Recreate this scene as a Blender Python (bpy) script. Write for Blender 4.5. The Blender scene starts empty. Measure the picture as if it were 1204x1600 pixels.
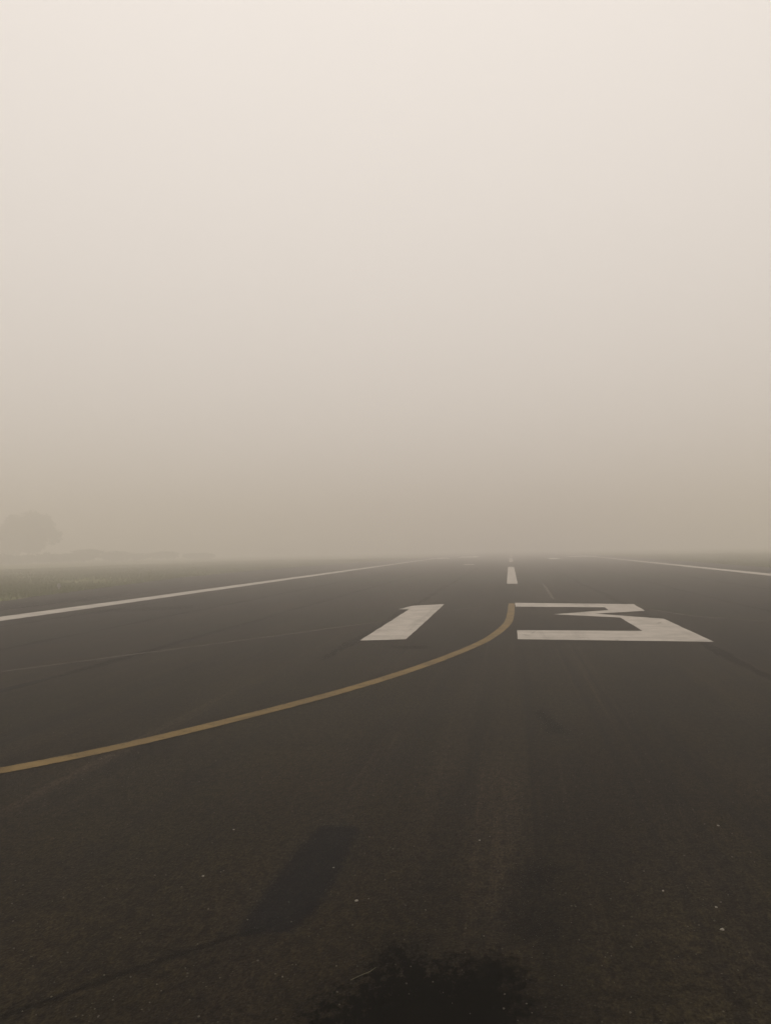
import bpy, bmesh, math, random
from mathutils import Vector, Matrix, noise

# ------------------------------------------------------------------ camera, sky, sun, exposure
scene = bpy.context.scene
COL = scene.collection

cam_data = bpy.data.cameras.new("camera")
cam = bpy.data.objects.new("camera", cam_data)
COL.objects.link(cam)
FOCAL_PX = 1200.0                       # focal length in pixels of the 1204 x 1600 photograph
cam_data.sensor_fit = 'VERTICAL'
cam_data.sensor_height = 24.0
cam_data.lens = 24.0 * FOCAL_PX / 1600.0
cam_data.clip_start = 0.05
cam_data.clip_end = 6000.0
CAM_H = 1.7
# runway runs along +Y with its centreline on X = 0; the phone is held at eye height, turned 9 deg left, tipped up 3 deg, rolled 1 deg
right = Vector((0.98693533, 0.16022007, -0.01697612))
upv = Vector((0.02477969, -0.04683356, 0.99859531))
back = Vector((0.15919996, -0.98596965, -0.0501919))
rot = Matrix((right, upv, back)).transposed()
cam.matrix_world = Matrix.Translation((-0.08, 0.0, CAM_H)) @ rot.to_4x4()
scene.camera = cam

world = bpy.data.worlds.new("World")
scene.world = world
world.use_nodes = True
wn, wl = world.node_tree.nodes, world.node_tree.links
wn.clear()
SUN_EL, SUN_AZ = math.radians(66), math.radians(-14)      # azimuth from +Y towards +X
sky = wn.new("ShaderNodeTexSky")
sky.sky_type = 'NISHITA'
sky.sun_disc = False
sky.sun_elevation = SUN_EL
sky.sun_rotation = SUN_AZ
sky.air_density = 1.0
sky.dust_density = 6.0
sky.ozone_density = 1.0
hsv = wn.new("ShaderNodeHueSaturation")
hsv.inputs['Saturation'].default_value = 0.15
hsv.inputs['Value'].default_value = 0.9
mixw = wn.new("ShaderNodeMix"); mixw.data_type = 'RGBA'
mixw.inputs[0].default_value = 0.93                        # thick even overcast over the clear sky
# CIE overcast sky: the zenith is brighter than the horizon
wtc = wn.new("ShaderNodeTexCoord"); wsep = wn.new("ShaderNodeSeparateXYZ")
wl.new(wtc.outputs['Generated'], wsep.inputs[0])
cie = wn.new("ShaderNodeMapRange")
for k, v in (('From Min', 0.0), ('From Max', 1.0), ('To Min', 0.82), ('To Max', 1.20)): cie.inputs[k].default_value = v
wl.new(wsep.outputs['Z'], cie.inputs['Value'])
wcol = wn.new("ShaderNodeVectorMath"); wcol.operation = 'SCALE'
wcol.inputs[0].default_value = (9.55, 8.8, 8.15)
wl.new(cie.outputs[0], wcol.inputs['Scale'])
wl.new(wcol.outputs[0], mixw.inputs[7])
bg = wn.new("ShaderNodeBackground")
bg.inputs['Strength'].default_value = 0.1
wo = wn.new("ShaderNodeOutputWorld")
wl.new(sky.outputs[0], hsv.inputs['Color'])
wl.new(hsv.outputs[0], mixw.inputs[6])
wl.new(mixw.outputs[2], bg.inputs['Color'])
wl.new(bg.outputs[0], wo.inputs['Surface'])

sun_data = bpy.data.lights.new("sun", 'SUN')
sun_data.energy = 0.5
sun_data.angle = math.radians(40)
sun_data.color = (1.0, 0.93, 0.84)
sun = bpy.data.objects.new("sun", sun_data)
COL.objects.link(sun)
sdir = Vector((math.sin(SUN_AZ) * math.cos(SUN_EL), math.cos(SUN_AZ) * math.cos(SUN_EL), math.sin(SUN_EL)))
sun.rotation_euler = sdir.to_track_quat('Z', 'Y').to_euler()
sun.location = (0, 0, 200)

vs = scene.view_settings
scene.display_settings.display_device = 'sRGB'
vs.view_transform = 'Standard'
vs.look = 'None'
vs.exposure = 0.0
vs.gamma = 1.0
vs.use_curve_mapping = False
cy = scene.cycles
cy.use_denoising = True
cy.max_bounces = 10
cy.volume_bounces = 8
cy.transparent_max_bounces = 16
cy.caustics_reflective = False
cy.caustics_refractive = False

HAZE_DENSITY = 0.0116
HAZE_COLOR = (0.91, 0.868, 0.808, 1)
HAZE_TOP = 19.5

# ------------------------------------------------------------------ helpers
def link(name, me, mat=None, parent=None):
    o = bpy.data.objects.new(name, me)
    COL.objects.link(o)
    if mat is not None:
        o.data.materials.append(mat)
    if parent is not None:
        o.parent = parent
    return o

def tag(o, label=None, cat=None, group=None, kind=None):
    if label: o['label'] = label
    if cat: o['category'] = cat
    if group: o['group'] = group
    if kind: o['kind'] = kind
    return o

def pydata(name, verts, faces, attr=None):
    me = bpy.data.meshes.new(name)
    me.from_pydata(verts, [], faces)
    if attr is not None:
        a = me.attributes.new("fade", 'FLOAT', 'POINT')
        a.data.foreach_set("value", attr)
    me.update()
    return me

class NT:
    """small node-tree writer"""
    def __init__(self, name):
        self.m = bpy.data.materials.new(name)
        self.m.use_nodes = True
        self.n, self.l = self.m.node_tree.nodes, self.m.node_tree.links
        self.n.clear()
        self.out = self.n.new("ShaderNodeOutputMaterial")
        self.co = self.n.new("ShaderNodeNewGeometry").outputs['Position']
    def put(self, sock, v):
        if isinstance(v, bpy.types.NodeSocket): self.l.new(v, sock)
        elif v is not None:
            sock.default_value = v if not (isinstance(v, tuple) and len(v) == 3 and sock.type == 'RGBA') else (*v, 1)
    def noise(self, scale, detail=3, rough=0.55, vec=None, dist=0.0):
        t = self.n.new("ShaderNodeTexNoise")
        self.put(t.inputs['Vector'], vec or self.co)
        t.inputs['Scale'].default_value = scale
        t.inputs['Detail'].default_value = detail
        t.inputs['Roughness'].default_value = rough
        t.inputs['Distortion'].default_value = dist
        return t.outputs['Fac']
    def voronoi(self, scale, out='Distance', vec=None):
        t = self.n.new("ShaderNodeTexVoronoi")
        self.put(t.inputs['Vector'], vec or self.co)
        t.inputs['Scale'].default_value = scale
        return t.outputs[out]
    def scaled(self, s, loc=(0, 0, 0)):
        t = self.n.new("ShaderNodeMapping")
        self.l.new(self.co, t.inputs['Vector'])
        t.inputs['Scale'].default_value = s
        t.inputs['Location'].default_value = loc
        return t.outputs[0]
    def ramp(self, fac, a, b, lo=0.0, hi=1.0, smooth=True):
        t = self.n.new("ShaderNodeMapRange")
        t.interpolation_type = 'SMOOTHSTEP' if smooth else 'LINEAR'
        self.put(t.inputs['Value'], fac)
        for k, v in zip(('From Min', 'From Max', 'To Min', 'To Max'), (a, b, lo, hi)): self.put(t.inputs[k], v)
        return t.outputs[0]
    def math(self, op, a, b=None):
        t = self.n.new("ShaderNodeMath"); t.operation = op
        self.put(t.inputs[0], a); self.put(t.inputs[1], b)
        return t.outputs[0]
    def mix(self, fac, a, b, mode='MIX'):
        t = self.n.new("ShaderNodeMix"); t.data_type = 'RGBA'; t.blend_type = mode
        self.put(t.inputs[0], fac); self.put(t.inputs[6], a); self.put(t.inputs[7], b)
        return t.outputs[2]
    def attr(self, name):
        t = self.n.new("ShaderNodeAttribute"); t.attribute_name = name
        return t.outputs['Fac']
    def bump(self, h, strength, dist):
        t = self.n.new("ShaderNodeBump")
        self.put(t.inputs['Height'], h)
        t.inputs['Strength'].default_value = strength
        t.inputs['Distance'].default_value = dist
        return t.outputs[0]
    def bsdf(self, color, rough=0.9, spec=0.2, normal=None):
        t = self.n.new("ShaderNodeBsdfPrincipled")
        self.put(t.inputs['Base Color'], color)
        self.put(t.inputs['Roughness'], rough)
        self.put(t.inputs['Specular IOR Level'], spec)
        if normal is not None: self.l.new(normal, t.inputs['Normal'])
        return t.outputs[0]
    def done(self, shader, alpha=None):
        if alpha is not None:
            tr = self.n.new("ShaderNodeBsdfTransparent").outputs[0]
            mx = self.n.new("ShaderNodeMixShader")
            self.put(mx.inputs[0], alpha)
            self.l.new(tr, mx.inputs[1]); self.l.new(shader, mx.inputs[2])
            shader = mx.outputs[0]
        self.l.new(shader, self.out.inputs['Surface'])
        return self.m

# ------------------------------------------------------------------ materials
def asphalt_relief(t):
    """stone-sized bumps shared by bare and painted asphalt"""
    a = t.voronoi(95.0)
    b = t.noise(38.0, 3, 0.6)
    c = t.noise(1.1, 3, 0.55)
    return t.math('ADD', t.math('ADD', t.math('MULTIPLY', a, 0.7), t.math('MULTIPLY', b, 0.8)), t.math('MULTIPLY', c, 1.6))

def mat_asphalt():
    t = NT("asphalt")
    big = t.noise(0.16, 4, 0.6)
    hue = t.noise(0.55, 3, 0.55, t.scaled((1.0, 0.5, 1.0), (31.0, 4.0, 0)))
    mid = t.noise(1.3, 5, 0.65)
    col = t.mix(t.ramp(hue, 0.36, 0.64), (0.0150, 0.0108, 0.0055), (0.0138, 0.0110, 0.0055))
    col = t.mix(t.ramp(big, 0.42, 0.62, 0.0, 0.7), col, (0.0146, 0.0110, 0.0068))
    col = t.mix(t.ramp(mid, 0.38, 0.66, 0.0, 0.65), col, (0.0098, 0.0074, 0.0046))
    # lengthwise wear: rubber-dark and dust-pale lanes
    streak = t.noise(1.0, 5, 0.62, t.scaled((1.9, 0.06, 1.0)))
    col = t.mix(t.ramp(streak, 0.50, 0.68, 0.0, 0.6), col, (0.0080, 0.0062, 0.0042))
    streak2 = t.noise(1.0, 5, 0.62, t.scaled((1.3, 0.045, 1.0), (7.3, 2.1, 0)))
    col = t.mix(t.ramp(streak2, 0.52, 0.72, 0.0, 0.5), col, (0.0280, 0.0212, 0.0135))
    streak3 = t.noise(1.0, 5, 0.7, t.scaled((6.0, 0.05, 1.0), (1.3, 9.1, 0)))
    col = t.mix(t.ramp(streak3, 0.56, 0.72, 0.0, 0.6), col, (0.0350, 0.0252, 0.0165))
    streak4 = t.noise(1.0, 4, 0.7, t.scaled((4.2, 0.03, 1.0), (11.3, 4.1, 0)))
    col = t.mix(t.ramp(streak4, 0.55, 0.70, 0.0, 0.7), col, (0.0058, 0.0046, 0.0034))
    # each paver lane came out a shade of its own
    sx = t.n.new("ShaderNodeSeparateXYZ"); t.l.new(t.co, sx.inputs[0])
    lane = t.math('FLOOR', t.math('DIVIDE', t.math('ADD', sx.outputs[0], 100.0), 3.14))
    wn_ = t.n.new("ShaderNodeTexWhiteNoise"); wn_.noise_dimensions = '1D'; t.l.new(lane, wn_.inputs['W'])
    lg = t.ramp(wn_.outputs['Value'], 0.0, 1.0, 0.78, 1.22, False)
    # tyre-polished tracks and smears
    smear = t.noise(1.0, 5, 0.65, t.scaled((0.75, 0.16, 1.0), (17.0, 3.0, 0)), 0.6)
    lg = t.math('MULTIPLY', lg, t.ramp(smear, 0.34, 0.66, 0.72, 1.28, False))
    # grain: binder hollows, dark clumps, pale stones
    g1 = t.ramp(t.noise(70.0, 3, 0.65, t.scaled((1.0, 0.55, 1.0))), 0.36, 0.66, 0.25, 1.75, False)
    g2 = t.ramp(t.noise(22.0, 4, 0.72, t.scaled((1.0, 0.55, 1.0))), 0.36, 0.58, 0.35, 1.30, False)
    g = t.math('MULTIPLY', t.math('MULTIPLY', g1, g2), lg)
    gc = t.n.new("ShaderNodeCombineColor")
    for k in range(3): t.l.new(g, gc.inputs[k])
    col = t.mix(1.0, col, gc.outputs[0], 'MULTIPLY')
    sep = t.n.new("ShaderNodeSeparateColor"); t.l.new(t.voronoi(85.0, 'Color'), sep.inputs[0])
    dist = t.voronoi(85.0)
    stone = t.math('MULTIPLY', t.ramp(sep.outputs[0], 0.78, 1.0, 0.0, 0.55), t.ramp(dist, 0.25, 0.5, 1.0, 0.0))
    col = t.mix(stone, col, (0.050, 0.040, 0.029))
    pale = t.math('MULTIPLY', t.ramp(sep.outputs[1], 0.990, 0.997, 0.0, 0.7), t.ramp(dist, 0.22, 0.4, 1.0, 0.0))
    col = t.mix(pale, col, (0.11, 0.095, 0.076))
    pit = t.ramp(t.noise(30.0, 2, 0.55, t.scaled((1.0, 0.55, 1.0), (5, 5, 0))), 0.66, 0.72, 0.0, 0.95)
    col = t.mix(pit, col, (0.0015, 0.0012, 0.0008))
    nrm = t.bump(asphalt_relief(t), 0.6, 0.006)
    return t.done(t.bsdf(col, 0.55, 0.010, nrm))

def mat_paint(name, white, dirty, wear_lo, wear_hi):
    t = NT(name)
    dirt = t.noise(1.5, 5, 0.68)
    strk = t.noise(1.0, 5, 0.68, t.scaled((0.45, 4.5, 1.0)))
    tyre = t.noise(1.0, 4, 0.65, t.scaled((3.2, 0.12, 1.0), (3.0, 1.0, 0)))
    col = t.mix(t.ramp(dirt, 0.35, 0.7), white, dirty)
    col = t.mix(t.ramp(strk, 0.50, 0.70, 0.0, 0.45), col, tuple(c * 0.55 for c in dirty))
    col = t.mix(t.ramp(tyre, 0.52, 0.74, 0.0, 0.4), col, tuple(c * 0.5 for c in dirty))
    # chipped down to the stone
    w = t.math('ADD', t.math('MULTIPLY', t.noise(45.0, 3, 0.7), 0.5), t.math('MULTIPLY', t.noise(4.0, 5, 0.75), 0.5))
    col = t.mix(t.ramp(w, wear_lo, wear_hi, 0.0, 0.9), col, (0.016, 0.012, 0.008))
    crack = t.n.new("ShaderNodeTexVoronoi"); crack.feature = 'DISTANCE_TO_EDGE'
    t.l.new(t.scaled((0.55, 0.8, 1.0)), crack.inputs['Vector']); crack.inputs['Scale'].default_value = 1.0
    cr = t.math('MULTIPLY', t.ramp(crack.outputs[0], 0.0, 0.02, 0.4, 0.0), t.ramp(t.noise(0.8, 2), 0.5, 0.65))
    col = t.mix(cr, col, (0.03, 0.025, 0.02))
    nrm = t.bump(asphalt_relief(t), 0.45, 0.005)
    return t.done(t.bsdf(col, 0.8, 0.1, nrm))

def mat_soft(name, color, strength, scale, rag=0.55, rough=0.6, spec=0.02, along=1.0, edge=(0.22, 0.62), grain=0.0):
    """a stain with a ragged edge: opacity from the sheet's own 'fade' attribute broken up by noise"""
    t = NT(name)
    vec = t.scaled((1.0, along, 1.0)) if along != 1.0 else None
    n = t.noise(scale, 5, 0.7, vec)
    f = t.math('ADD', t.attr("fade"), t.math('MULTIPLY', t.math('SUBTRACT', n, 0.5), rag * 2.4))
    if grain:
        g = t.noise(30.0, 4, 0.75, t.scaled((1.0, 0.7, 1.0)))
        f = t.math('ADD', f, t.math('MULTIPLY', t.math('SUBTRACT', g, 0.5), grain * 2.4))
    al = t.ramp(f, edge[0], edge[1], 0.0, strength)
    g1 = t.ramp(t.noise(52.0, 3, 0.65), 0.36, 0.66)
    col = t.mix(g1, tuple(c * 0.3 for c in color), tuple(c * 1.5 for c in color))
    nrm = t.bump(asphalt_relief(t), 0.5, 0.006)
    return t.done(t.bsdf(col, rough, spec, nrm), al)

def mat_plain(name, a, b, scale, rough=0.9, spec=0.2):
    t = NT(name)
    return t.done(t.bsdf(t.mix(t.ramp(t.noise(scale, 4, 0.6), 0.3, 0.7), a, b), rough, spec))

def mat_leaf(name, a, b):
    t = NT(name)
    rnd = t.n.new("ShaderNodeNewGeometry").outputs['Random Per Island']
    col = t.mix(rnd, a, b)
    d = t.bsdf(col, 0.75, 0.2)
    tl = t.n.new("ShaderNodeBsdfTranslucent"); t.put(tl.inputs[0], col)
    mx = t.n.new("ShaderNodeMixShader"); mx.inputs[0].default_value = 0.25
    t.l.new(d, mx.inputs[1]); t.l.new(tl.outputs[0], mx.inputs[2])
    return t.done(mx.outputs[0])

def mat_earth():
    t = NT("earth")
    col = t.mix(t.ramp(t.noise(0.25, 5, 0.65), 0.35, 0.65), (0.105, 0.116, 0.032), (0.130, 0.124, 0.050))
    col = t.mix(t.ramp(t.noise(2.5, 4, 0.7), 0.45, 0.7, 0.0, 0.7), col, (0.065, 0.075, 0.018))
    return t.done(t.bsdf(col, 0.95, 0.1, t.bump(t.noise(9.0, 4, 0.7), 0.8, 0.06)))

ASPHALT = mat_asphalt()
WHITE = mat_paint("white_paint", (0.42, 0.385, 0.34), (0.31, 0.285, 0.25), 0.58, 0.74)
BRIGHT = mat_paint("brightened_white_paint", (0.70, 0.66, 0.60), (0.60, 0.56, 0.50), 0.62, 0.8)  # white paint with its colour lightened so the far bars show through the fog
YELLOW = mat_paint("yellow_paint", (0.175, 0.119, 0.044), (0.120, 0.081, 0.032), 0.51, 0.68)
EARTH = mat_earth()
JOINT = mat_soft("joint_dirt", (0.0050, 0.0042, 0.0034), 0.5, 1.3, 0.95, along=0.45)
CRACK = mat_soft("sealed_crack_tar", (0.0016, 0.0014, 0.0010), 0.95, 5.0, 0.22, grain=0.15, edge=(0.05, 0.42))
SCUFF = mat_soft("pale_scuff", (0.105, 0.090, 0.070), 0.68, 2.4, 0.45)
PATCH = mat_soft("dull_bitumen", (0.0068, 0.0072, 0.0086), 0.55, 4.5, 0.24, grain=0.40, edge=(0.22, 0.66))
THINCRACK = mat_soft("dusty_crack", (0.0022, 0.0022, 0.0016), 0.55, 5.0, 0.35, grain=0.35, edge=(0.2, 0.8))
SPECK = mat_soft("tar_specks", (0.0010, 0.0010, 0.0006), 0.85, 5.0, 0.30, grain=0.95, edge=(0.78, 1.15), spec=0.0)
FAINT = mat_soft("faint_oil", (0.0055, 0.0048, 0.0045), 0.40, 3.0, 0.40, grain=0.2)
TAR = mat_soft("black_tar", (0.0010, 0.0010, 0.0006), 0.97, 7.0, 0.40, grain=0.62, edge=(0.16, 0.86), spec=0.0)
BARK = mat_plain("bark", (0.06, 0.05, 0.04), (0.09, 0.075, 0.06), 3.0)
LEAF = mat_leaf("dark_leaves", (0.040, 0.055, 0.024), (0.075, 0.090, 0.040))
LEAF2 = mat_leaf("shrub_leaves", (0.055, 0.065, 0.028), (0.095, 0.100, 0.048))
GRASS = mat_leaf("dry_green_grass", (0.100, 0.110, 0.034), (0.155, 0.155, 0.058))
STONE = mat_plain("pale_stone", (0.17, 0.155, 0.13), (0.26, 0.24, 0.20), 60.0)
GRIT = mat_plain("brown_grit", (0.05, 0.043, 0.034), (0.11, 0.095, 0.075), 7.0)
STRAW = mat_plain("straw", (0.07, 0.064, 0.04), (0.10, 0.09, 0.058), 30.0)
METAL = mat_plain("weathered_white_metal", (0.22, 0.21, 0.19), (0.30, 0.29, 0.26), 12.0, 0.6, 0.4)

# ------------------------------------------------------------------ ground and runway
G = 1500.0
EDGE_L = [(-60, -46), (-42, -24), (0, -19.5), (18, -18.8), (27, -19.5), (36, -21.1), (53, -23.8), (75, -24.6), (110, -22.5), (160, -19.4), (1400, -19.0)]
def edge_left(y):
    for (y0, x0), (y1, x1) in zip(EDGE_L, EDGE_L[1:]):
        if y0 <= y <= y1: return x0 + (x1 - x0) * (y - y0) / (y1 - y0)
    return -19.0
EDGE_R = 18.6

N = 60
gv, gf = [], []
for j in range(N + 1):
    for i in range(N + 1):
        u, v = i / N * 2 - 1, j / N * 2 - 1
        gv.append((G * u * abs(u), G * v * abs(v), -0.05))
for j in range(N):
    for i in range(N):
        a = j * (N + 1) + i
        gf.append((a, a + 1, a + N + 2, a + N + 1))
ground = link("ground", pydata("ground", gv, gf), EARTH)
tag(ground, "dry green airfield ground beyond the runway shoulders", kind='structure')

rng = random.Random(5)
def pavement():
    ys = [-60 + 1.5 * k for k in range(0, 220)] + [290, 330, 400, 500, 700, 1000, 1400]
    top = []
    for y in ys:
        wob = (noise.noise(Vector((y * 0.35, 3.1, 0))) * 0.30 + noise.noise(Vector((y * 1.7, 9.1, 0))) * 0.12)
        wor = (noise.noise(Vector((y * 0.35, 33.1, 0))) * 0.30 + noise.noise(Vector((y * 1.7, 59.1, 0))) * 0.12)
        top.append((edge_left(y) + wob, EDGE_R + wor, y))
    v, f = [], []
    for xl, xr, y in top:
        v += [(xl - 0.05, y, -0.12), (xl, y, 0.0), (xr, y, 0.0), (xr + 0.05, y, -0.12)]
    for k in range(len(top) - 1):
        a, b = 4 * k, 4 * k + 4
        for c in range(3): f.append((a + c, a + c + 1, b + c + 1, b + c))
    return pydata("runway", v, f)
runway = link("runway", pavement(), ASPHALT)
tag(runway, "dark worn asphalt runway running straight away into the fog", kind='structure')

# ---- stains, joints and scuffs lying on the asphalt (parts of the runway)
def inside(p, poly):
    r = False
    for (x1, y1), (x2, y2) in zip(poly, poly[1:] + poly[:1]):
        if (y1 > p[1]) != (y2 > p[1]) and p[0] < (x2 - x1) * (p[1] - y1) / (y2 - y1) + x1: r = not r
    return r
def seg_dist(p, a, b):
    ax, ay = b[0] - a[0], b[1] - a[1]
    t = max(0, min(1, ((p[0] - a[0]) * ax + (p[1] - a[1]) * ay) / (ax * ax + ay * ay)))
    return math.hypot(p[0] - a[0] - t * ax, p[1] - a[1] - t * ay)
def soft_patch(name, poly, feather, z, mat, step, label=None):
    """grid sheet; 'fade' runs from -? outside the outline, 0.5 on it, to 1 inside"""
    x0, x1 = min(p[0] for p in poly) - feather, max(p[0] for p in poly) + feather
    y0, y1 = min(p[1] for p in poly) - feather, max(p[1] for p in poly) + feather
    nx, ny = int((x1 - x0) / step) + 1, int((y1 - y0) / step) + 1
    fd = {}
    for j in range(ny + 1):
        for i in range(nx + 1):
            p = (x0 + i * step, y0 + j * step)
            d = min(seg_dist(p, a, b) for a, b in zip(poly, poly[1:] + poly[:1]))
            s = d if inside(p, poly) else -d
            fd[i, j] = max(-1.0, min(1.3, 0.42 + 0.5 * s / feather))
    idx, v, f, at = {}, [], [], []
    for j in range(ny):
        for i in range(nx):
            q = [(i, j), (i + 1, j), (i + 1, j + 1), (i, j + 1)]
            if max(fd[k] for k in q) < -0.12: continue
            for k in q:
                if k not in idx:
                    idx[k] = len(v); v.append((x0 + k[0] * step, y0 + k[1] * step, z)); at.append(fd[k])
            f.append([idx[k] for k in q])
    return tag(link(name, pydata(name, v, f, at), mat, runway), label)
def soft_strip(name, pts, widths, z, mat, label=None, ends=True):
    """ribbon along a polyline, fading to both sides (and ends)"""
    P = []
    for (a, b) in zip(range(len(pts) - 1), range(1, len(pts))):
        L = math.hypot(pts[b][0] - pts[a][0], pts[b][1] - pts[a][1])
        n = max(1, min(60, int(L / 0.08)))
        for k in range(n):
            s = k / n
            P.append((pts[a][0] + (pts[b][0] - pts[a][0]) * s, pts[a][1] + (pts[b][1] - pts[a][1]) * s, widths[a] + (widths[b] - widths[a]) * s))
    P.append((*pts[-1], widths[-1]))
    v, f, at = [], [], []
    prof = ((-1, -0.15), (-0.45, 0.55), (0, 0.85), (0.45, 0.55), (1, -0.15))
    for k, (x, y, w) in enumerate(P):
        a, b = P[max(0, k - 1)], P[min(len(P) - 1, k + 1)]
        d = Vector((b[0] - a[0], b[1] - a[1])).normalized()
        e = min(1.0, math.hypot(x - P[0][0], y - P[0][1]) / (w * 2.5), math.hypot(x - P[-1][0], y - P[-1][1]) / (w * 2.5)) if ends else 1.0
        for s, fa in prof:
            v.append((x - d.y * s * w / 2, y + d.x * s * w / 2, z)); at.append(fa - (1 - e) * 0.8)
    for k in range(len(P) - 1):
        for c in range(4):
            a = 5 * k + c
            f.append((a, a + 1, a + 6, a + 5))
    return tag(link(name, pydata(name, v, f, at), mat, runway), label)

def wander(x, y0, y1, amp, seed, step=1.2):
    n = int((y1 - y0) / step)
    return [(x + amp * noise.noise(Vector((k * 0.31, seed, 0.5))), y0 + (y1 - y0) * k / n) for k in range(n + 1)]
for x, y0, y1, w, s in ((-9.4, 6, 60, 0.42, 1), (-6.42, 9.9, 60, 0.40, 2), (-3.05, 11.5, 70, 0.5, 3), (3.2, 8.5, 70, 0.45, 4), (6.35, 6, 60, 0.4, 5), (9.5, 8, 60, 0.4, 6), (-12.4, 12, 70, 0.4, 7), (-16.3, 14, 70, 0.5, 8)):
    p = wander(x, y0, y1, 0.14, s * 7.7)
    soft_strip("paving_joint", p, [w * (0.8 + 0.5 * noise.noise(Vector((k * 0.4, s, 2)))) for k in range(len(p))], 0.0015, JOINT)
soft_strip("sealed_crack", [(-6.62, 7.2), (-6.5, 8.2), (-6.53, 8.95), (-6.47, 9.5), (-6.48, 10.25)], [0.26, 0.30, 0.26, 0.24, 0.16], 0.0025, CRACK, "short black tar-sealed crack along the paving joint")
soft_strip("sealed_crack", [(-6.95, 7.6), (-6.85, 8.3), (-6.7, 8.9)], [0.2, 0.26, 0.12], 0.0025, CRACK, "ragged dark spall beside the sealed crack")
soft_strip("scuff_line", [(-10.5, 5.2), (-7.59, 10.42), (-5.09, 14.8), (-2.88, 18.85), (-1.95, 21.3), (-0.9, 23.0), (0.1, 24.1)], [0.14, 0.14, 0.13, 0.12, 0.16, 0.2, 0.16], 0.0028, SCUFF, "faint pale straight scuff running diagonally towards the numeral 1")
soft_strip("scuff_line", [(1.28, 25.9), (1.33, 30.0), (1.41, 37.4)], [0.16, 0.22, 0.16], 0.0028, SCUFF, "short pale scuff beyond the numeral 3")
soft_strip("scuff_line", [(0.5, 25.2), (2.0, 25.4), (3.2, 22.9), (4.2, 19.6), (5.4, 18.2), (8.0, 16.6)], [0.12, 0.14, 0.14, 0.2, 0.2, 0.14], 0.0028, SCUFF, "faint pale curved scuff behind the numeral 3")
soft_patch("bitumen_patch", [(-1.30, 4.70), (-1.27, 4.74), (-1.04, 4.73), (-1.02, 4.68), (-1.02, 4.0), (-1.02, 3.62), (-1.10, 3.42), (-1.30, 3.34), (-1.34, 3.5), (-1.33, 4.0)], 0.05, 0.0022, PATCH, 0.016, "dull grey-black rectangular patch in the asphalt in front of the camera")
soft_strip("sealed_crack", [(-1.14, 3.50), (-1.33, 3.345), (-1.66, 3.01), (-1.98, 2.66), (-2.3, 2.3)], [0.05, 0.075, 0.065, 0.06, 0.055], 0.0030, THINCRACK, "thin dark crack running diagonally from the grey-black patch")
soft_patch("tar_stain", [(-0.80, 2.62), (-0.70, 2.80), (-0.62, 2.96), (-0.50, 3.04), (-0.40, 3.06), (-0.34, 3.14), (-0.31, 3.30), (-0.20, 3.34), (-0.11, 3.31), (-0.06, 3.16), (-0.05, 2.9), (-0.04, 2.5), (-0.4, 2.3), (-0.8, 2.4)], 0.16, 0.0035, TAR, 0.02, "black ragged tar stain on the asphalt at the photographer's feet")
soft_patch("tar_spatter", [(-1.25, 2.55), (-1.1, 2.9), (-0.95, 3.15), (-0.85, 3.5), (-0.6, 3.62), (-0.4, 3.5), (-0.2, 3.42), (0.02, 3.3), (0.05, 2.6), (-0.5, 2.3)], 0.25, 0.0028, SPECK, 0.03)
soft_patch("dark_stain", [(0.02, 3.45), (0.0, 3.9), (0.10, 4.2), (-0.02, 4.35), (-0.12, 4.0), (-0.16, 3.5)], 0.24, 0.0022, FAINT, 0.04)
soft_patch("dark_stain", [(0.22, 7.3), (0.40, 7.25), (0.38, 7.5), (0.20, 8.3), (0.14, 8.2)], 0.14, 0.0022, FAINT, 0.04)
soft_patch("dark_stain", [(-1.95, 13.2), (-1.5, 13.3), (-1.6, 13.7), (-2.3, 13.6)], 0.2, 0.0022, FAINT, 0.06)
soft_patch("dark_stain", [(-12.3, 21), (-10.2, 22.5), (-10.4, 24.2), (-12.6, 22.6)], 0.7, 0.0022, JOINT, 0.2)
soft_patch("dark_stain", [(-16.8, 21), (-15.6, 27), (-16.4, 33), (-18.0, 27)], 0.7, 0.0022, FAINT, 0.2)

# ---- painted markings (parts of the runway)
def sheet(name, pts, z, mat, label=None, group=None):
    bm = bmesh.new()
    bm.faces.new([bm.verts.new((x, y, z)) for x, y in pts])
    bmesh.ops.triangulate(bm, faces=bm.faces[:])
    me = bpy.data.meshes.new(name); bm.to_mesh(me); bm.free()
    return tag(link(name, me, mat, runway), label, group=group)
def ribbon(name, pts, w, z, mat, label=None):
    v, f = [], []
    for k, p in enumerate(pts):
        a, b = pts[max(0, k - 1)], pts[min(len(pts) - 1, k + 1)]
        d = Vector((b[0] - a[0], b[1] - a[1])).normalized()
        j = 0.014 * noise.noise(Vector((k * 0.7, w * 40, 1))) * min(1.0, w / 0.3)
        for s in (-1, 1): v.append((p[0] - d.y * s * (w / 2 + j), p[1] + d.x * s * (w / 2 + j), z))
    for k in range(len(pts) - 1): f.append((2 * k, 2 * k + 1, 2 * k + 3, 2 * k + 2))
    me = pydata(name, v, f)
    return tag(link(name, me, mat, runway), label)
def rough_outline(pts, amp, step, seed):
    out = []
    for k, (a, b) in enumerate(zip(pts, pts[1:] + pts[:1])):
        L = math.hypot(b[0] - a[0], b[1] - a[1]); n = max(1, int(L / step))
        for i in range(n):
            s = i / n; x, y = a[0] + (b[0] - a[0]) * s, a[1] + (b[1] - a[1]) * s
            if i: x += amp * noise.noise(Vector((x * 3, y * 3, seed))); y += amp * noise.noise(Vector((x * 3, y * 3, seed + 9)))
            out.append((x, y))
    return out
ZP = 0.004
sheet("painted_numeral", rough_outline([(-2.94, 14.42), (-2.09, 14.64), (-2.15, 24.06), (-3.08, 23.38), (-3.32, 22.08), (-3.0, 22.18)], 0.02, 0.4, 1), ZP, WHITE, "white painted numeral 1 on the dark asphalt")
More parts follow.
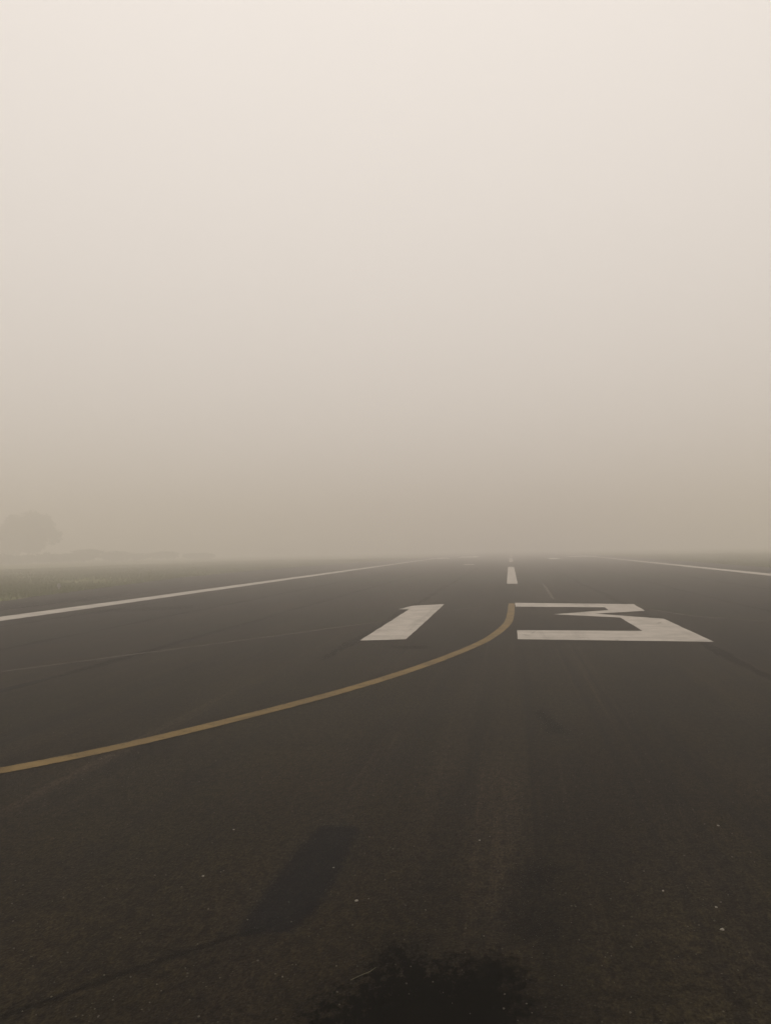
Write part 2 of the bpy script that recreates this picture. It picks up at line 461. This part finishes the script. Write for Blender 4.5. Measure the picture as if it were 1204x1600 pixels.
sheet("painted_numeral", rough_outline([(0.02, 24.44), (3.45, 23.55), (3.37, 21.14), (2.02, 20.30), (3.40, 18.81), (3.40, 14.33), (0.01, 14.67), (0.01, 16.27), (2.49, 16.14), (2.47, 19.18), (0.96, 20.15), (2.47, 21.41), (2.49, 22.43), (0.02, 22.84)], 0.02, 0.4, 2), ZP, WHITE, "white painted numeral 3 touching the end of the yellow line")
for k, (y0, y1) in enumerate(((37.7, 71.5), (98.7, 138.2), (160, 190), (220, 250), (280, 310))):
    sheet("centreline_dash", [(-0.30, y0), (0.22, y0 - 0.1), (0.20, y1), (-0.34, y1)], ZP, WHITE, ("white centreline dash just beyond the numerals" if k == 0 else "distant white centreline dash half lost in the fog" if k == 1 else None))
def edge_line(x0, x1, w, label):
    ys = [-20 + 3 * k for k in range(100)] + [300, 350, 420, 520, 700]
    ribbon("edge_line", [(x0 + (x1 - x0) * min(1, max(0, (y - 15) / 95)) + 0.05 * noise.noise(Vector((y * 0.2, x0, 0))), y) for y in ys], w, ZP, WHITE, label)
edge_line(-13.95, -14.45, 0.95, "long white edge line on the grassy side of the runway towards the tree")
edge_line(13.95, 14.5, 0.95, "long white edge line on the far side from the tree")
ctrl = [(-0.09, 24.17), (-0.10, 22.2), (-0.12, 20.2), (-0.20, 17.6), (-0.51, 14.9), (-0.90, 13.05), (-1.46, 11.08), (-2.06, 9.42), (-2.77, 7.86), (-3.49, 6.52), (-4.13, 5.62), (-5.0, 4.7), (-6.6, 3.4), (-9.0, 2.0), (-12.0, 0.9), (-16.0, 0.2), (-26.0, -0.3)]
def catmull(P, n=8):
    out = []
    for k in range(len(P) - 1):
        p0, p1, p2, p3 = (Vector(P[max(0, min(len(P) - 1, k + q))]) for q in (-1, 0, 1, 2))
        for i in range(n):
            s = i / n
            c = 0.5 * ((2 * p1) + (p2 - p0) * s + (2 * p0 - 5 * p1 + 4 * p2 - p3) * s * s + (3 * p1 - p0 - 3 * p2 + p3) * s ** 3)
            out.append((c.x, c.y))
    out.append(P[-1]); return out
ribbon("taxi_line", catmull(ctrl, 30), 0.185, 0.0055, YELLOW, "yellow taxi line curving in from the side to the foot of the numeral 3")
for name, pts, m, lab in (
    ("touchdown_bar", [(-15.2, 143), (-11.5, 143), (-11.5, 152), (-15.2, 152)], BRIGHT, "faint white bar beside the tree-side edge line in the fog"),
    ("touchdown_bar", [(-11.2, 160), (-7.1, 160), (-7.1, 182), (-11.2, 182)], BRIGHT, "faint white block far out between centreline and tree-side edge line"),
    ("touchdown_bar", [(10.4, 143), (15.6, 143), (15.6, 152), (10.4, 152)], BRIGHT, "faint white bar beside the other edge line in the fog"),
    ("touchdown_bar", [(5.9, 118), (7.4, 118), (7.4, 130), (5.9, 130)], BRIGHT, "small bright white mark far out past the second dash"),
    ("touchdown_bar", [(-5.3, 84), (-4.1, 84), (-4.1, 88), (-5.3, 88)], WHITE, "small worn mark short of the faint white block")):
    sheet(name, pts, ZP, m, lab)

# ------------------------------------------------------------------ grass verge
def grass_mesh():
    v, f = [], []
    r = random.Random(11)
    def tuft(x, y, h):
        base = r.uniform(0, 6.28)
        for k in range(3):
            a = base + k * 2.1 + r.uniform(-0.5, 0.5)
            w = r.uniform(0.02, 0.045) * (1 + h)
            lean = r.uniform(0.1, 0.6) * h
            i = len(v)
            v.extend(((x - w * math.sin(a), y + w * math.cos(a), -0.06), (x + w * math.sin(a), y - w * math.cos(a), -0.06),
                      (x + lean * math.cos(a), y + lean * math.sin(a), -0.05 + h * r.uniform(0.7, 1.1))))
            f.append((i, i + 1, i + 2))
    n = 0
    while n < 90000:
        y = 14 + 150 * r.random() ** 1.6
        d = 42 * r.random() ** 1.5
        x = edge_left(y) - d + r.gauss(0, 0.18)
        dens = 0.5 + noise.noise(Vector((x * 0.12, y * 0.12, 4))) + 0.4 * noise.noise(Vector((x * 0.6, y * 0.6, 8)))
        n += 1
        if dens < r.random() * 0.7: continue
        tuft(x, y, 0.07 + 0.12 * r.random() + 0.16 * max(0, dens - 0.5) * r.random() + (0.02 if d > 1 else 0))
    for _ in range(30000):
        y = 35 + 130 * r.random() ** 1.3
        x = EDGE_R + 30 * r.random() ** 1.5 + r.gauss(0, 0.15)
        tuft(x, y, 0.07 + 0.15 * r.random())
    return pydata("grass", v, f)
grass = link("grass", grass_mesh(), GRASS)
tag(grass, "short dry green grass growing beside the runway shoulders", "grass", kind='stuff')

# ------------------------------------------------------------------ trees and shrubs
def limb(bm, pts, rads, sides=7):
    rings = []
    for k, (p, rd) in enumerate(zip(pts, rads)):
        a, b = pts[max(0, k - 1)], pts[min(len(pts) - 1, k + 1)]
        d = (b - a).normalized()
        s = d.orthogonal().normalized(); t = d.cross(s)
        rings.append([bm.verts.new(p + (s * math.cos(6.283 * i / sides) + t * math.sin(6.283 * i / sides)) * rd) for i in range(sides)])
    for r0, r1 in zip(rings, rings[1:]):
        for i in range(sides): bm.faces.new((r0[i], r0[(i + 1) % sides], r1[(i + 1) % sides], r1[i]))
    bm.faces.new(rings[-1])
def leaf_cloud(lobes, n, size, r):
    v, f = [], []
    tot = sum(a[3] * a[4] * a[4] for a in lobes)
    for (cx, cy, cz, rz, rx) in lobes:
        for _ in range(int(n * rz * rx * rx / tot)):
            d = Vector((r.gauss(0, 1), r.gauss(0, 1), r.gauss(0, 1))).normalized()
            q = r.random() ** 0.45
            bump = 1 + 0.30 * noise.noise(Vector((d.x * 2.2 + cx, d.y * 2.2 + cy, d.z * 2.2 + cz)))
            p = Vector((cx + d.x * rx * q * bump, cy + d.y * rx * q * bump, cz + d.z * rz * q * bump))
            if noise.noise(p * 0.9) < -0.28: continue
            u = Vector((r.gauss(0, 1), r.gauss(0, 1), r.gauss(0, 1))).normalized()
            w = u.orthogonal().normalized()
            s = size * r.uniform(0.6, 1.4)
            i = len(v)
            v.extend((p - u * s, p + w * s * 0.45, p + u * s, p - w * s * 0.45))
            f.append((i, i + 1, i + 2, i + 3))
    return v, f
def tree(name, loc, height, lobes, n, seed, label, leafsize=0.26):
    r = random.Random(seed)
    root = bpy.data.objects.new(name, None); COL.objects.link(root); root.location = loc
    bm = bmesh.new()
    hz = height * 0.42
    limb(bm, [Vector((0, 0, -0.3)), Vector((0.05, 0, hz * 0.35)), Vector((0.2, 0.1, hz * 0.7)), Vector((0.15, 0.0, hz))], [0.45, 0.33, 0.28, 0.24])
    for (cx, cy_, cz, rz, rx) in lobes:
        a = Vector((0.15, 0, hz * r.uniform(0.55, 1.0))); b = Vector((cx, cy_, cz - rz * 0.2))
        m = a.lerp(b, 0.5) + Vector((r.uniform(-.4, .4), r.uniform(-.4, .4), -0.25))
        limb(bm, [a, m, b], [0.19, 0.13, 0.05], 6)
    me = bpy.data.meshes.new("trunk"); bm.to_mesh(me); bm.free()
    link("trunk", me, BARK, root)
    v, f = leaf_cloud(lobes, n, leafsize, r)
    link("crown", pydata("crown", v, f), LEAF, root)
    return tag(root, label, "tree")
tree("broad_tree", (-139, 205, -0.05), 15.2,
     [(0.5, 0, 9.4, 3.6, 4.6), (4.9, -0.5, 9.2, 3.0, 3.5), (-4.0, 0.5, 9.2, 3.6, 4.2), (0.2, 1.0, 13.3, 1.9, 2.6), (8.0, 0.4, 7.4, 2.3, 2.4), (-3.4, -1.2, 12.0, 2.2, 2.8), (-7.0, -0.6, 8.2, 3.0, 3.4), (4.4, 1.5, 12.4, 1.8, 2.0), (2.2, 0.6, 12.4, 1.9, 2.2), (-0.5, 1.5, 5.4, 2.8, 4.6), (6.6, 0.5, 10.9, 1.6, 1.7), (-6.0, 0.5, 4.5, 2.6, 3.8)],
     12000, 21, "broad rounded tree fading into the fog beyond the grass", 0.42)
tree("round_tree", (-160, 200, -0.05), 14.6,
     [(0, 0, 9.6, 3.6, 4.7), (4.7, 0.6, 8.4, 3.3, 3.8), (-4.2, 0, 8.9, 3.2, 4.0), (1.4, 0, 12.2, 2.0, 3.4), (6.6, 0.3, 11.2, 2.2, 2.7), (3.0, 0, 5.2, 2.8, 4.7), (8.4, 0.4, 5.6, 2.9, 3.8), (9.2, 0.2, 9.0, 2.2, 2.6)],
     9500, 22, "second tree half out of frame behind the broad rounded tree", 0.42)
def shrub(loc, w, h, seed, label, group):
    r = random.Random(seed)
    root = bpy.data.objects.new("shrub", None); COL.objects.link(root); root.location = loc
    lobes = [(r.uniform(-w, w) * 0.6, r.uniform(-w, w) * 0.35, h * r.uniform(0.35, 0.62), h * r.uniform(0.3, 0.42), w * r.uniform(0.35, 0.55)) for _ in range(5)]
    bm = bmesh.new()
    for (cx, cy_, cz, rz, rx) in lobes:
        limb(bm, [Vector((cx * 0.2, cy_ * 0.2, -0.2)), Vector((cx * 0.6, cy_ * 0.6, cz * 0.5)), Vector((cx, cy_, cz))], [0.07, 0.05, 0.02], 5)
    me = bpy.data.meshes.new("stem"); bm.to_mesh(me); bm.free(); link("stem", me, BARK, root)
    v, f = leaf_cloud(lobes, 2200, 0.34, r)
    link("foliage", pydata("foliage", v, f), LEAF2, root)
    return tag(root, label, "shrub", group)
GL = "low shrubs along the grass on the tree side"
for k, (x, y, w, h, lab) in enumerate((
        (-121, 164, 6.5, 2.9, "low shrub closest to the picture edge, below the trees"),
        (-116, 168, 6.5, 2.5, "low shrub second from the picture edge, below the trees"),
        (-112, 173, 6.5, 3.0, "low shrub below the inner edge of the broad tree's crown"),
        (-109, 180, 6.5, 2.7, "low shrub just past the broad tree's crown"),
        (-107, 188, 6.5, 3.7, "taller rounded shrub in the middle of the low row past the tree"),
        (-106, 202, 6.5, 3.1, "wide shrub next after the taller rounded shrub"),
        (-101, 212, 6.5, 2.8, "faint low shrub second to last in the row past the tree"),
        (-96, 226, 6.5, 2.4, "last faint shrub of the row before the fog swallows it"))):
    shrub((x, y, -0.05), w, h, 40 + k, lab, GL)
GR = "faint shrubs beyond the opposite edge line"
for k, (x, y, w, h, lab) in enumerate((
        (112, 222, 8.0, 5.0, "faint shrub at the picture edge beyond the far edge line"),
        (106, 232, 8.0, 4.4, "faint shrub second from the picture edge across the runway"),
        (99, 244, 8.0, 4.6, "faint shrub third from the picture edge across the runway"),
        (91, 256, 8.0, 4.0, "dimmest shrub across the runway, towards the vanishing point"))):
    shrub((x, y, -0.05), w, h, 60 + k, lab, GR)

# ------------------------------------------------------------------ small things
def lathe(name, prof, sides, mat, parent):
    v, f = [], []
    for r_, z in prof:
        for i in range(sides): v.append((r_ * math.cos(6.283 * i / sides), r_ * math.sin(6.283 * i / sides), z))
    for k in range(len(prof) - 1):
        for i in range(sides): f.append((k * sides + i, k * sides + (i + 1) % sides, (k + 1) * sides + (i + 1) % sides, (k + 1) * sides + i))
    f.append(tuple(range(len(prof) * sides - sides, len(prof) * sides)))
    return link(name, pydata(name, v, f), mat, parent)
mk = bpy.data.objects.new("edge_light", None); COL.objects.link(mk); mk.location = (-22.3, 35.3, -0.05)
lathe("base", [(0.11, 0.0), (0.11, 0.03), (0.035, 0.05)], 12, METAL, mk)
lathe("post", [(0.03, 0.045), (0.03, 0.20)], 10, METAL, mk)
lathe("lamp", [(0.04, 0.20), (0.085, 0.22), (0.09, 0.30), (0.07, 0.36), (0.03, 0.385)], 12, METAL, mk)
tag(mk, "small pale light fitting standing in the grass beside the shoulder", "runway light")

def stone_mesh(r, s, flat=0.5):
    bm = bmesh.new()
    bmesh.ops.create_icosphere(bm, subdivisions=1, radius=s)
    o = Vector((r.random() * 90, r.random() * 90, 0))
    for q in bm.verts:
        q.co *= 1 + 0.5 * noise.noise(q.co / s * 0.9 + o)
        q.co.z = q.co.z * flat
    return bm
r = random.Random(77)
for k, (x, y, s) in enumerate(((4.115, 7.05, 0.016), (3.08, 6.86, 0.009), (2.05, 7.0, 0.007), (-0.86, 3.75, 0.009), (0.62, 4.04, 0.007), (0.83, 3.89, 0.007), (1.62, 4.05, 0.008), (0.80, 3.67, 0.010), (-1.72, 3.93, 0.008), (-1.80, 4.6, 0.007), (1.12, 5.0, 0.008), (-1.06, 4.12, 0.007), (2.76, 8.0, 0.010), (-0.3, 4.6, 0.007))):
    bm = stone_mesh(r, s); me = bpy.data.meshes.new("stone_chip"); bm.to_mesh(me); bm.free()
    o = link("stone_chip", me, STONE); o.location = (x, y, s * 0.3); o.rotation_euler = (0, 0, r.uniform(0, 6))
    tag(o, "largest white chip lying alone on the asphalt, nearest the picture edge" if k == 0 else "tiny pale stone chip lying on the dark asphalt", "stone", "stone chips on the runway")
v, f = [], []
for k in range(1500):
    y = 2.3 + 11 * r.random() ** 1.7; x = r.uniform(-1, 1) * (0.7 * y + 0.6)
    s = r.uniform(0.002, 0.005)
    bm = stone_mesh(r, s, 0.6); bm.verts.ensure_lookup_table()
    i = len(v)
    v.extend((x + q.co.x, y + q.co.y, q.co.z + s * 0.35 + 0.003) for q in bm.verts)
    f.extend([i + q.index for q in fc.verts] for fc in bm.faces)
    bm.free()
tag(link("grit", pydata("grit", v, f), GRIT), "fine brown grit scattered over the near asphalt", "grit", kind='stuff')
bm = bmesh.new()
limb(bm, [Vector((-0.045, -0.045, 0.009)), Vector((-0.01, -0.012, 0.012)), Vector((0.02, 0.022, 0.010)), Vector((0.04, 0.052, 0.013))], [0.0012, 0.0016, 0.0016, 0.0008], 5)
me = bpy.data.meshes.new("dry_straw"); bm.to_mesh(me); bm.free()
st = link("dry_straw", me, STRAW); st.location = (-0.70, 3.10, 0.0)
tag(st, "single bent dry straw lying beside the black stain", "straw")

# ------------------------------------------------------------------ fog
H = 1600.0
bm = bmesh.new()
bmesh.ops.create_cube(bm, size=1.0)
for q in bm.verts: q.co = Vector((q.co.x * 2 * H, q.co.y * 2 * H, -1.2 if q.co.z < 0 else HAZE_TOP))
me = bpy.data.meshes.new("haze"); bm.to_mesh(me); bm.free()
hm = bpy.data.materials.new("haze"); hm.use_nodes = True
hm.node_tree.nodes.clear()
pv = hm.node_tree.nodes.new("ShaderNodeVolumePrincipled")
pv.inputs['Color'].default_value = HAZE_COLOR
pv.inputs['Density'].default_value = HAZE_DENSITY
pv.inputs['Anisotropy'].default_value = 0.2
ho = hm.node_tree.nodes.new("ShaderNodeOutputMaterial")
hm.node_tree.links.new(pv.outputs[0], ho.inputs['Volume'])
tag(link("haze", me, hm), "pale brown fog hanging over the whole airfield", "fog", kind='stuff')
